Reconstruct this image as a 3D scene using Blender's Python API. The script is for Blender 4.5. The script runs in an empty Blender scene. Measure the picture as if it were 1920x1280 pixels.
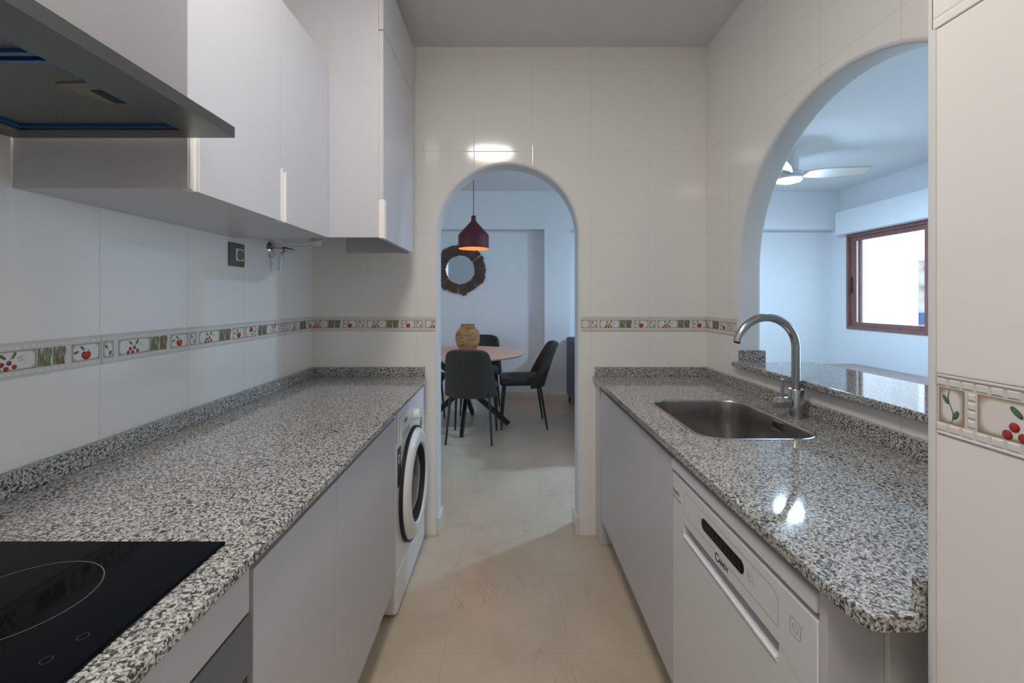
import bpy, bmesh, math, random
from mathutils import Vector, Matrix
random.seed(7)
PI = math.pi
scene = bpy.context.scene
COL = scene.collection

# ------------------------------------------------------------------ materials
def srgb(r, g, b):
    f = lambda c: (c/255/12.92) if c/255 <= .04045 else ((c/255+.055)/1.055)**2.4
    return (f(r), f(g), f(b), 1)

class NT:
    def __init__(s, name):
        s.m = bpy.data.materials.new(name); s.m.use_nodes = True
        s.t = s.m.node_tree; s.b = s.t.nodes['Principled BSDF']; s.n = s.t.nodes; s.l = s.t.links
    def node(s, typ, **kw):
        n = s.n.new(typ)
        for k, v in kw.items(): setattr(n, k, v)
        return n
    def setin(s, sock, v):
        if hasattr(v, 'is_output'): s.l.new(v, sock)
        else: sock.default_value = v
    def math(s, op, a, b=0.0, c=0.0):
        n = s.node('ShaderNodeMath', operation=op)
        s.setin(n.inputs[0], a); s.setin(n.inputs[1], b)
        if op in ('MULTIPLY_ADD', 'SMOOTH_MIN'): s.setin(n.inputs[2], c)
        return n.outputs[0]
    def remap(s, v, a, b, c=0.0, d=1.0):
        n = s.node('ShaderNodeMapRange'); s.setin(n.inputs['Value'], v)
        for k, x in zip(('From Min', 'From Max', 'To Min', 'To Max'), (a, b, c, d)): n.inputs[k].default_value = x
        return n.outputs[0]
    def mix(s, f, a, b):
        n = s.node('ShaderNodeMix', data_type='RGBA')
        s.setin(n.inputs[0], f); s.setin(n.inputs[6], a); s.setin(n.inputs[7], b)
        return n.outputs[2]
    def coord(s, kind='Object', scale=None):
        o = s.node('ShaderNodeTexCoord').outputs[kind]
        if scale:
            m = s.node('ShaderNodeMapping'); s.l.new(o, m.inputs[0]); m.inputs['Scale'].default_value = scale; o = m.outputs[0]
        return o
    def noise(s, co, scale, detail=3, rough=.5, dist=0):
        n = s.node('ShaderNodeTexNoise'); s.l.new(co, n.inputs['Vector'])
        n.inputs['Scale'].default_value = scale; n.inputs['Detail'].default_value = detail
        n.inputs['Roughness'].default_value = rough; n.inputs['Distortion'].default_value = dist
        return n.outputs['Fac']
    def ramp(s, f, stops):
        n = s.node('ShaderNodeValToRGB'); s.setin(n.inputs[0], f); e = n.color_ramp.elements
        while len(e) < len(stops): e.new(.5)
        for el, (p, c) in zip(e, stops): el.position = p; el.color = c
        return n.outputs[0]
    def bump(s, h, strength=.2, dist=.002, chain=None):
        n = s.node('ShaderNodeBump'); n.inputs['Strength'].default_value = strength; n.inputs['Distance'].default_value = dist
        s.l.new(h, n.inputs['Height'])
        if chain: s.l.new(chain, n.inputs['Normal'])
        return n.outputs[0]
    def out(s, color=None, rough=None, metal=None, normal=None, spec=None):
        if color is not None: s.setin(s.b.inputs['Base Color'], color)
        if rough is not None: s.setin(s.b.inputs['Roughness'], rough)
        if metal is not None: s.setin(s.b.inputs['Metallic'], metal)
        if normal is not None: s.l.new(normal, s.b.inputs['Normal'])
        if spec is not None: s.b.inputs['Specular IOR Level'].default_value = spec
        return s.m

def plain(name, color, rough=.5, metal=0, spec=None, var=.03, vscale=8, bump=0, bscale=60):
    """a plain surface with a slight procedural variation"""
    t = NT(name); co = t.coord()
    n = t.noise(co, vscale, 3)
    d = tuple(max(0, c*(1-var)) for c in color[:3])+(1,)
    l = tuple(min(1, c*(1+var)) for c in color[:3])+(1,)
    c = t.mix(n, d, l)
    nm = t.bump(t.noise(co, bscale, 2), bump, .001) if bump else None
    return t.out(c, rough, metal, nm, spec)

def emit(name, color, strength):
    t = NT(name); t.b.inputs['Base Color'].default_value = color
    t.b.inputs['Emission Color'].default_value = color; t.b.inputs['Emission Strength'].default_value = strength
    return t.m

def tile_mat(name, axis, offset):
    t = NT(name); co = t.coord(); sep = t.node('ShaderNodeSeparateXYZ'); t.l.new(co, sep.inputs[0])
    u = sep.outputs['X' if axis == 'x' else 'Y']; z = sep.outputs['Z']
    zz = t.math('SUBTRACT', z, t.math('MULTIPLY', t.math('GREATER_THAN', z, 1.15), .075))
    du = t.math('PINGPONG', t.math('SUBTRACT', u, offset-.316*40), .158)
    dz = t.math('PINGPONG', t.math('SUBTRACT', zz, 1.11-.45*9), .225)
    d = t.math('MINIMUM', du, dz)
    g = t.remap(d, .0006, .0016)                     # 0 in the joint, 1 on the tile
    h = t.remap(d, .0003, .003)
    n = t.noise(co, 1.7, 2)
    tile = t.mix(n, (.85, .825, .785, 1), (.88, .86, .82, 1))
    c = t.mix(g, (.74, .72, .69, 1), tile)
    w = t.bump(t.noise(co, 9, 2), .10, .0012)
    nm = t.bump(h, .4, .0010, w)
    return t.out(c, .10, 0, nm, .5)

M = {}
M['tile_x'] = tile_mat('glazed_tile_across', 'x', .139)
M['tile_y'] = tile_mat('glazed_tile_along', 'y', 1.151)
M['tile_yr'] = tile_mat('glazed_tile_along_right', 'y', 1.536)
M['paint'] = plain('white_wall_paint', (.76, .78, .80, 1), .75, bump=.08, bscale=240)
M['ceiling'] = plain('ceiling_paint', (.71, .705, .72, 1), .85)
M['cab'] = plain('white_laminate', (.585, .575, .60, 1), .38, var=.01)
M['cab_in'] = plain('white_carcass', (.72, .71, .70, 1), .5, var=.01)
M['pull'] = plain('cream_edge_pull', (.88, .85, .78, 1), .4, var=.01)
M['alu'] = plain('grey_aluminium_profile', (.36, .35, .37, 1), .4, .6, var=.02)
M['plinth'] = plain('white_plinth', (.70, .69, .68, 1), .4, var=.02)
M['enamel'] = plain('white_enamel', (.82, .83, .85, 1), .22, var=.01)
M['enamel_dw'] = plain('white_enamel_panel', (.74, .74, .75, 1), .28, var=.01)
M['groove'] = plain('grey_recess', (.42, .43, .46, 1), .45)
M['line'] = plain('grey_print', (.20, .20, .21, 1), .5)
M['print'] = plain('black_print', (.02, .02, .022, 1), .5)
M['glass_black'] = plain('black_glass', (.003, .0035, .005, 1), .05, var=.0, spec=.05)
M['touch'] = plain('faint_hob_print', (.05, .05, .055, 1), .4)
M['ring'] = plain('hob_print', (.15, .16, .17, 1), .4)
M['darkgap'] = plain('black_gaps_and_parts', (.015, .015, .016, 1), .6)  # black parts, and the dark of gaps and slots drawn as colour
M['darkbrown'] = plain('dark_oven_glass', (.018, .012, .010, 1), .12)
M['ovensteel'] = plain('oven_steel', (.17, .18, .205, 1), .38, .2)
M['black_metal'] = plain('black_powder_coat', (.008, .008, .010, 1), .38)
M['grout_dark'] = plain('dark_joint', (.10, .095, .09, 1), .8)
M['silicone'] = plain('white_sealant', (.74, .74, .73, 1), .35)
M['chrome'] = plain('chrome', (.75, .75, .77, 1), .08, 1, var=.01)
M['red_plastic'] = plain('red_plastic', (.35, .02, .015, 1), .4)
M['clear'] = plain('milky_plastic', (.75, .78, .80, 1), .15)
M['socket_grey'] = plain('grey_socket_frame', (.115, .11, .10, 1), .35)
M['socket_cream'] = plain('cream_socket', (.62, .60, .50, 1), .4)
M['socket_brown'] = plain('tan_socket_well', (.20, .155, .10, 1), .5)
M['sofa'] = plain('grey_sofa_fabric', (.125, .14, .17, 1), .95, var=.15, vscale=150, bump=.3, bscale=500)
M['chair'] = plain('dark_green_velvet', (.028, .027, .019, 1), .85, var=.3, vscale=40, bump=.2, bscale=700)
M['chair'].node_tree.nodes['Principled BSDF'].inputs['Sheen Weight'].default_value = .12
M['maroon'] = plain('maroon_lacquer', (.10, .012, .020, 1), .55)
M['orange'] = plain('orange_lacquer', (.95, .22, .07, 1), .5)
M['mirror'] = plain('mirror_glass', (.80, .84, .86, 1), .02, 1, var=0)
M['fan_white'] = plain('white_fan_plastic', (.80, .80, .80, 1), .35)
M['fan_blade'] = plain('pale_fan_blade', (.70, .66, .62, 1), .45)
M['shutter'] = plain('white_shutter_box', (.80, .82, .84, 1), .6)
M['ext_white'] = plain('white_render_outside', (.85, .86, .88, 1), .8)
M['ext_white2'] = plain('whiter_render_outside', (.95, .95, .95, 1), .8)
M['blue_paint'] = plain('blue_paint_outside', (.05, .12, .30, 1), .6)
M['ground'] = plain('pale_paving_outside', (.55, .54, .52, 1), .9, var=.1)
M['skirt'] = plain('cream_skirting', (.62, .55, .46, 1), .3)
M['skirt_white'] = plain('pale_skirting', (.72, .69, .64, 1), .25)
M['label_green'] = plain('dark_green_label', (.02, .035, .025, 1), .4)
M['white_print'] = plain('white_print', (.8, .8, .8, 1), .5)
M['bulb'] = plain('white_bulb_glass', (.7, .68, .66, 1), .2)
M['film'] = plain('blue_protective_film', (.004, .075, .22, 1), .25)
M['latch'] = plain('beige_latch', (.20, .18, .14, 1), .4)
M['housing'] = plain('lamp_housing', (.8, .8, .8, 1), .5)

def granite(name, rough=.045):
    t = NT(name); co = t.coord()
    wob = t.node('ShaderNodeVectorMath', operation='SCALE')
    nn = t.node('ShaderNodeTexNoise'); t.l.new(co, nn.inputs['Vector']); nn.inputs['Scale'].default_value = 90
    sub = t.node('ShaderNodeVectorMath', operation='SUBTRACT'); t.l.new(nn.outputs['Color'], sub.inputs[0]); sub.inputs[1].default_value = (.5, .5, .5)
    t.l.new(sub.outputs[0], wob.inputs[0]); wob.inputs['Scale'].default_value = .012
    add = t.node('ShaderNodeVectorMath', operation='ADD'); t.l.new(co, add.inputs[0]); t.l.new(wob.outputs[0], add.inputs[1])
    co2 = add.outputs[0]
    a = t.noise(co2, 182, 2.2, .55)
    b = t.noise(co2, 260, 1.5, .5)
    g = t.ramp(b, [(.38, (.22, .21, .195, 1)), (.50, (.46, .45, .43, 1)), (.62, (.68, .67, .645, 1))])
    dark = t.remap(a, .425, .465, 1, 0)
    mid = t.remap(a, .46, .50, 1, 0)
    c = t.mix(t.math('MULTIPLY', mid, .55), g, (.20, .19, .175, 1))
    c = t.mix(dark, c, (.055, .050, .045, 1))
    return t.out(c, rough, 0, None, .5)
M['granite'] = granite('speckled_granite')
M['granite_edge'] = granite('speckled_granite_edge', .2)

def floor_mat():
    t = NT('beige_marble_tile'); co = t.coord(); sep = t.node('ShaderNodeSeparateXYZ'); t.l.new(co, sep.inputs[0])
    dx = t.math('PINGPONG', t.math('SUBTRACT', sep.outputs['X'], -.2275-.4545*40), .22725)
    dy = t.math('PINGPONG', t.math('SUBTRACT', sep.outputs['Y'], 2.057-.4545*40), .22725)
    d = t.math('MINIMUM', dx, dy)
    g = t.remap(d, .0004, .0012)
    n = t.noise(co, 2.6, 5, .6, .4); n2 = t.noise(co, 14, 5, .65, .3)
    base = t.ramp(n, [(.3, (.50, .405, .30, 1)), (.55, (.575, .48, .365, 1)), (.75, (.62, .53, .41, 1))])
    base = t.mix(t.remap(n2, .35, .7, 0, .35), base, (.66, .57, .45, 1))
    v = t.noise(co, 3.3, 4, .6, 1.4)
    vein = t.remap(t.math('ABSOLUTE', t.math('SUBTRACT', v, .5)), 0, .008, .55, 0)
    gate = t.remap(t.noise(co, 1.9, 1), .50, .58)
    base = t.mix(t.math('MULTIPLY', vein, gate), base, (.30, .24, .18, 1))
    c = t.mix(g, (.42, .34, .25, 1), base)
    return t.out(c, .30, 0, t.bump(g, .15, .0006), .45)
M['floor'] = floor_mat()

def steel(name, col, rough, scale=(1, 60, 60), metal=1):
    t = NT(name); co = t.coord('Object', scale)
    n = t.noise(co, 14, 3)
    return t.out(t.mix(n, tuple(c*.94 for c in col[:3])+(1,), col), t.remap(n, .3, .7, rough*.95, rough*1.05), metal)
M['steel'] = steel('brushed_steel', (.50, .475, .45, 1), .27, (.6, .6, .6))
M['steel_tap'] = steel('brushed_steel_tap', (.52, .51, .50, 1), .22, (60, 60, 4))
M['hood'] = steel('hood_steel', (.20, .20, .20, 1), .40, (2, 80, 80))

def mesh_filter():
    t = NT('grease_filter_mesh'); co = t.coord()
    c1 = t.node('ShaderNodeTexChecker'); t.l.new(co, c1.inputs[0]); c1.inputs['Scale'].default_value = 420
    c1.inputs['Color1'].default_value = (.24, .24, .23, 1); c1.inputs['Color2'].default_value = (.13, .13, .13, 1)
    return t.out(c1.outputs[0], .5, .6)
M['filter'] = mesh_filter()

def wood(name, c1, c2, axis=(1, 12, 12), sc=6, rough=.45):
    t = NT(name); co = t.coord('Object', axis)
    n = t.noise(co, sc, 5, .6, .5)
    return t.out(t.ramp(n, [(.3, c1), (.7, c2)]), rough, 0, t.bump(n, .15, .001))
M['table_wood'] = wood('pale_oak_veneer', (.48, .35, .255, 1), (.62, .47, .36, 1), (1, 14, 14), 3)
M['frame_wood'] = wood('red_brown_window_wood', (.17, .068, .058, 1), (.30, .14, .12, 1), (12, 12, 1), 5, .35)
M['mirror_wood'] = wood('dark_driftwood', (.050, .030, .021, 1), (.135, .082, .060, 1), (9, 9, 9), 5, .8)
M['shelf_wood'] = wood('grey_brown_shelf_wood', (.28, .21, .18, 1), (.40, .31, .27, 1), (10, 1, 10), 5, .4)
M['vase'] = None
def vase_mat():
    t = NT('woven_water_hyacinth'); co = t.coord('Object', (3, 3, 60))
    n = t.noise(co, 3, 4, .6, .8)
    c = t.ramp(n, [(.34, (.07, .035, .015, 1)), (.47, (.32, .17, .07, 1)), (.62, (.52, .33, .16, 1)), (.80, (.75, .58, .36, 1))])
    return t.out(c, .8, 0, t.bump(n, .9, .006))
M['vase'] = vase_mat()
def stone():
    t = NT('stone_wall_outside'); co = t.coord()
    v = t.node('ShaderNodeTexVoronoi'); t.l.new(co, v.inputs['Vector']); v.inputs['Scale'].default_value = 3
    return t.out(t.ramp(v.outputs['Distance'], [(.0, (.75, .70, .62, 1)), (.6, (.55, .50, .44, 1)), (.9, (.25, .22, .2, 1))]), .9)
M['stone'] = stone()
def glassmat():
    m = bpy.data.materials.new('window_glass'); m.use_nodes = True; t = m.node_tree; t.nodes.clear()
    o = t.nodes.new('ShaderNodeOutputMaterial'); mx = t.nodes.new('ShaderNodeMixShader')
    tr = t.nodes.new('ShaderNodeBsdfTransparent'); gl = t.nodes.new('ShaderNodeBsdfGlossy'); gl.inputs['Roughness'].default_value = .02
    fr = t.nodes.new('ShaderNodeLayerWeight'); fr.inputs[0].default_value = .5
    p5 = t.nodes.new('ShaderNodeMath'); p5.operation = 'POWER'; p5.inputs[1].default_value = 5; t.links.new(fr.outputs['Facing'], p5.inputs[0])
    ad = t.nodes.new('ShaderNodeMath'); ad.operation = 'MULTIPLY_ADD'; ad.inputs[1].default_value = .9; ad.inputs[2].default_value = .04; t.links.new(p5.outputs[0], ad.inputs[0])
    t.links.new(ad.outputs[0], mx.inputs[0]); t.links.new(tr.outputs[0], mx.inputs[1]); t.links.new(gl.outputs[0], mx.inputs[2])
    t.links.new(mx.outputs[0], o.inputs[0]); return m
M['glass'] = glassmat()
def porthole():
    t = NT('dark_porthole_glass'); return t.out((.010, .014, .022, 1), .04, 0, None, .45)
M['porthole'] = porthole()
def print_mat():
    t = NT('glazed_relief_border'); a = t.node('ShaderNodeAttribute'); a.attribute_name = 'Col'
    n = t.noise(t.coord(), 90, 2)
    return t.out(a.outputs['Color'], t.remap(n, .3, .7, .14, .24), 0, None, .5)
M['border'] = print_mat()

# ------------------------------------------------------------------ object helpers
def root_of(o):
    while o.parent: o = o.parent
    return o
def obj(name, bm, mat, parent=None, smooth=False, local=False, label=None):
    me = bpy.data.meshes.new(name)
    if parent is not None and not local:
        bmesh.ops.translate(bm, verts=bm.verts, vec=-Vector(root_of(parent).location))
    bmesh.ops.recalc_face_normals(bm, faces=bm.faces); bm.normal_update()
    if smooth:
        for f in bm.faces:
            f.smooth = max(abs(c) for c in f.normal) < .99999
        for e in bm.edges:
            if len(e.link_faces) == 2 and e.calc_face_angle(0) > math.radians(38): e.smooth = False
    bm.to_mesh(me); bm.free()
    for m in (mat if isinstance(mat, (list, tuple)) else [mat]): me.materials.append(m)
    o = bpy.data.objects.new(name, me); COL.objects.link(o)
    if parent is not None: o.parent = parent
    if label: o['label'] = label
    return o
def thing(name, label, cat, loc=(0, 0, 0), group=None, rz=0):
    o = bpy.data.objects.new(name, None); COL.objects.link(o); o.location = loc; o.rotation_euler.z = rz
    o.empty_display_size = .1
    o['label'] = label; o['category'] = cat
    if group: o['group'] = group
    return o
def tag(o, label, cat, group=None):
    o['label'] = label; o['category'] = cat
    if group: o['group'] = group
    return o
def struct(name, bm, mat, label=None, parent=None, smooth=False):
    o = obj(name, bm, mat, parent, smooth)
    if parent is None: o['kind'] = 'structure'
    if label: o['label'] = label
    return o

def BM(): return bmesh.new()
def box(bm, x0, x1, y0, y1, z0, z1, bev=0, seg=2, mi=0):
    r = bmesh.ops.create_cube(bm, size=1)
    vs = r['verts']
    for v in vs:
        v.co = Vector((x0+(v.co.x+.5)*(x1-x0), y0+(v.co.y+.5)*(y1-y0), z0+(v.co.z+.5)*(z1-z0)))
    fs = {f for v in vs for f in v.link_faces}
    if mi:
        for f in fs: f.material_index = mi
    if bev:
        es = list({e for v in vs for e in v.link_edges})
        bmesh.ops.bevel(bm, geom=es, offset=bev, segments=seg, profile=.5, affect='EDGES')
    return bm
def bx(*a, **k): return box(BM(), *a, **k)
def tube(bm, pts, r, seg=16, cap=True):
    pts = [Vector(p) for p in pts]; rs = r if isinstance(r, (list, tuple)) else [r]*len(pts)
    rings = []; prev = None
    for i, p in enumerate(pts):
        d = (pts[min(i+1, len(pts)-1)]-pts[max(i-1, 0)]).normalized()
        if prev is None:
            a = Vector((0, 0, 1)) if abs(d.z) < .9 else Vector((1, 0, 0)); n = d.cross(a).normalized()
        else:
            n = (prev-d*prev.dot(d)).normalized()
        prev = n; b = d.cross(n)
        rings.append([bm.verts.new(p+(n*math.cos(2*PI*k/seg)+b*math.sin(2*PI*k/seg))*rs[i]) for k in range(seg)])
    for a, b in zip(rings, rings[1:]):
        for k in range(seg): bm.faces.new((a[k], a[(k+1) % seg], b[(k+1) % seg], b[k]))
    if cap: bm.faces.new(rings[0][::-1]); bm.faces.new(rings[-1])
    return bm
def lathe(bm, prof, center, axis='z', seg=48, closed=False):
    """prof: list of (radius, offset along axis)"""
    c = Vector(center); rings = []
    def P(r, h, t):
        if axis == 'z': return c+Vector((r*math.cos(t), r*math.sin(t), h))
        if axis == 'x': return c+Vector((h, r*math.cos(t), r*math.sin(t)))
        return c+Vector((r*math.cos(t), h, r*math.sin(t)))
    for r, h in prof:
        if r < 1e-6: rings.append([bm.verts.new(P(0, h, 0))])
        else: rings.append([bm.verts.new(P(r, h, 2*PI*k/seg)) for k in range(seg)])
    pairs = list(zip(rings, rings[1:]))
    if closed: pairs.append((rings[-1], rings[0]))
    for a, b in pairs:
        for k in range(seg):
            k2 = (k+1) % seg
            if len(a) == 1 and len(b) == 1: continue
            if len(a) == 1: bm.faces.new((a[0], b[k], b[k2]))
            elif len(b) == 1: bm.faces.new((a[k], a[k2], b[0]))
            else: bm.faces.new((a[k], a[k2], b[k2], b[k]))
    return bm
def plate(outer, holes, t0, t1, mp, bev=0, seg=3, bev_which=None):
    """flat plate with holes: outline in (u,v), thickness t0..t1, mp(u,v,t)->xyz"""
    bm = BM(); edges = []
    for loop in [outer]+holes:
        vs = [bm.verts.new((u, v, 0)) for u, v in loop]
        edges += [bm.edges.new((vs[i], vs[(i+1) % len(vs)])) for i in range(len(vs))]
    bmesh.ops.triangle_fill(bm, use_beauty=True, use_dissolve=False, edges=edges)
    fs = bm.faces[:]
    r = bmesh.ops.extrude_face_region(bm, geom=fs)
    for g in r['geom']:
        if isinstance(g, bmesh.types.BMVert): g.co.z = 1
    bmesh.ops.recalc_face_normals(bm, faces=bm.faces)
    if bev:
        bm.edges.ensure_lookup_table(); es = []
        # scale to real size for a true bevel
        for v in bm.verts: v.co.z = t0+(t1-t0)*v.co.z
        for e in bm.edges:
            if len(e.link_faces) == 2 and e.calc_face_angle(0) > 1.2:
                if bev_which is None or bev_which(e.verts[0].co, e.verts[1].co): es.append(e)
        bmesh.ops.bevel(bm, geom=es, offset=bev, segments=seg, profile=.5, affect='EDGES', clamp_overlap=True)
    else:
        for v in bm.verts: v.co.z = t0+(t1-t0)*v.co.z
    for v in bm.verts: v.co = Vector(mp(v.co.x, v.co.y, v.co.z))
    return bm
def rrect(x0, x1, y0, y1, r, n=8):
    p = []
    for cx, cy, a in ((x1-r, y1-r, 0), (x0+r, y1-r, PI/2), (x0+r, y0+r, PI), (x1-r, y0+r, 3*PI/2)):
        for k in range(n+1):
            t = a+PI/2*k/n; p.append((cx+r*math.cos(t), cy+r*math.sin(t)))
    return p
def text_bm(s, size, mp, depth=.0006, shear=0, spacing=1, bold=0):
    cu = bpy.data.curves.new('t', 'FONT'); cu.body = s; cu.size = size; cu.extrude = depth/2; cu.shear = shear
    cu.space_character = spacing; cu.offset = bold; cu.resolution_u = 3
    o = bpy.data.objects.new('t', cu); me = bpy.data.meshes.new_from_object(o)
    bm = BM(); bm.from_mesh(me); bpy.data.objects.remove(o); bpy.data.meshes.remove(me)
    w = max((v.co.x for v in bm.verts), default=0)
    for v in bm.verts: v.co = Vector(mp(v.co.x, v.co.y, v.co.z))
    return bm, w
def join(a, b, mi=None):
    me = bpy.data.meshes.new('j'); b.to_mesh(me); b.free()
    n = len(a.faces); a.from_mesh(me); bpy.data.meshes.remove(me); a.faces.ensure_lookup_table()
    if mi is not None:
        for f in a.faces[n:]: f.material_index = mi
    return a

# ------------------------------------------------------------------ camera
CH = 1.278; F = 830.0
cam = bpy.data.cameras.new('camera'); co = bpy.data.objects.new('camera', cam); COL.objects.link(co)
co.location = (0, 0, CH); co.rotation_euler = (PI/2, 0, 0)
cam.sensor_width = 36; cam.lens = F/1920*36; cam.shift_x = 10/1920; cam.shift_y = -78/1920; cam.clip_start = .02
scene.camera = co

# ------------------------------------------------------------------ setting: kitchen
H = 2.652; XL, XR, YE = -1.058, 1.087, 2.406; TW = .13
FARY, WX = 5.75, 4.2
struct('floor', bx(-2.9, WX+.2, -1.7, 5.95, -.1, 0), M['floor'], 'beige marble floor tiles')
struct('ceiling', bx(XL-.12, XR+.105, -1.62, YE+TW, H, H+.1), M['ceiling'])
struct('ceiling_living', plate([(-2.9, -1.7), (XL-.12, -1.7), (XL-.12, YE+TW), (XR+.105, YE+TW), (XR+.105, -1.7), (WX+.2, -1.7), (WX+.2, 5.95), (-2.9, 5.95)], [], H, H+.1, lambda u, v, t: (u, v, t)), M['paint'])
# left wall
struct('wall_left', bx(XL-.12, XL, -1.5, YE, 0, H), M['tile_y'], 'white glazed tiles on the left kitchen wall')
struct('wall_rear', bx(-2.9, WX, -1.62, -1.5, 0, H), M['paint'])
# end wall with arched doorway
ax, ar, az = .007, .381, 1.633
def arch(c, r, zs, n=40): return [(c+r*math.cos(PI-PI*k/n), zs+r*math.sin(PI-PI*k/n)) for k in range(n+1)]
out = [(XL-.12, 0), (ax-ar, 0)]+arch(ax, ar, az)+[(ax+ar, 0), (XR+.105, 0), (XR+.105, H), (XL-.12, H)]
onarch = lambda a, b: all(abs(v.x-ax) < ar+.003 and v.y > -.01 for v in (a, b)) and abs(a.z-b.z) < 1e-4
bm = plate(out, [], YE, YE+TW, lambda u, v, t: (u, t, v), bev=.014, bev_which=onarch)
# paint inside the reveal, tile on the kitchen face
for f in bm.faces:
    c = f.calc_center_median()
    if c.y > YE+.0005: f.material_index = 1
struct('wall_back', bm, [M['tile_x'], M['paint']], 'tiled end wall with arched doorway', smooth=True)
# skirting of the doorway
for i, (x0, x1) in enumerate(((ax-ar-.004, ax-ar+.012), (ax+ar-.012, ax+ar+.004))):
    struct('baseboard_doorway', bx(x0, x1, YE-.004, YE+TW+.01, 0, .095, .003), M['skirt_white'])
# right wall with arched pass-through
pc, pr, pz = 1.458, .617, 1.411; SILL = .965
XO = XR+.105
def mpR(u, v, t): return (t, u, v)
out = [(.5, SILL), (pc-pr, SILL)]+arch(pc, pr, pz, 56)+[(pc+pr, SILL), (YE, SILL), (YE, H), (.5, H)]
onp = lambda a, b: all(abs(v.x-pc) < pr+.003 and v.y > SILL-.001 for v in (a, b)) and abs(a.z-b.z) < 1e-4 and (a.y > SILL+.001 or b.y > SILL+.001)
bm = plate(out, [], XR, XO, mpR, bev=.014, bev_which=onp)
box(bm, XR, XO, .5, YE, 0, SILL)
for f in bm.faces:
    if f.calc_center_median().x > XR+.0005: f.material_index = 1
struct('wall_right', bm, [M['tile_yr'], M['paint']], 'tiled right wall with arched pass-through', smooth=True)
# near pier: plaster core, corner trim and tile panels with an open joint between
PX, PY = .545, .574
struct('wall_near_right', bx(PX+.004, XO, -1.5, PY, 0, H), M['grout_dark'], 'tiled pier beside the worktop')
bm = bx(PX, PX+.02, PY-.012, PY+.001, 0, H, .004, 3); box(bm, PX+.01, XO, PY, PY+.003, 0, H)
struct('trim_1', bm, M['silicone'], 'pale corner edge of the near pier')
bm = bx(PX, PX+.004, -1.5, PY-.0125, 0, 1.1096, .001); box(bm, PX, PX+.004, -1.5, PY-.0125, 1.1854, 1.6205, .001)
box(bm, PX, PX+.004, -1.5, PY-.006, 1.6225, H, .001)
struct('trim_2', bm, M['tile_x'], 'white wall tiles on the near pier')
struct('wall_rear_left', bx(-2.9, -2.78, YE, 5.95, 0, H), M['paint'])

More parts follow.
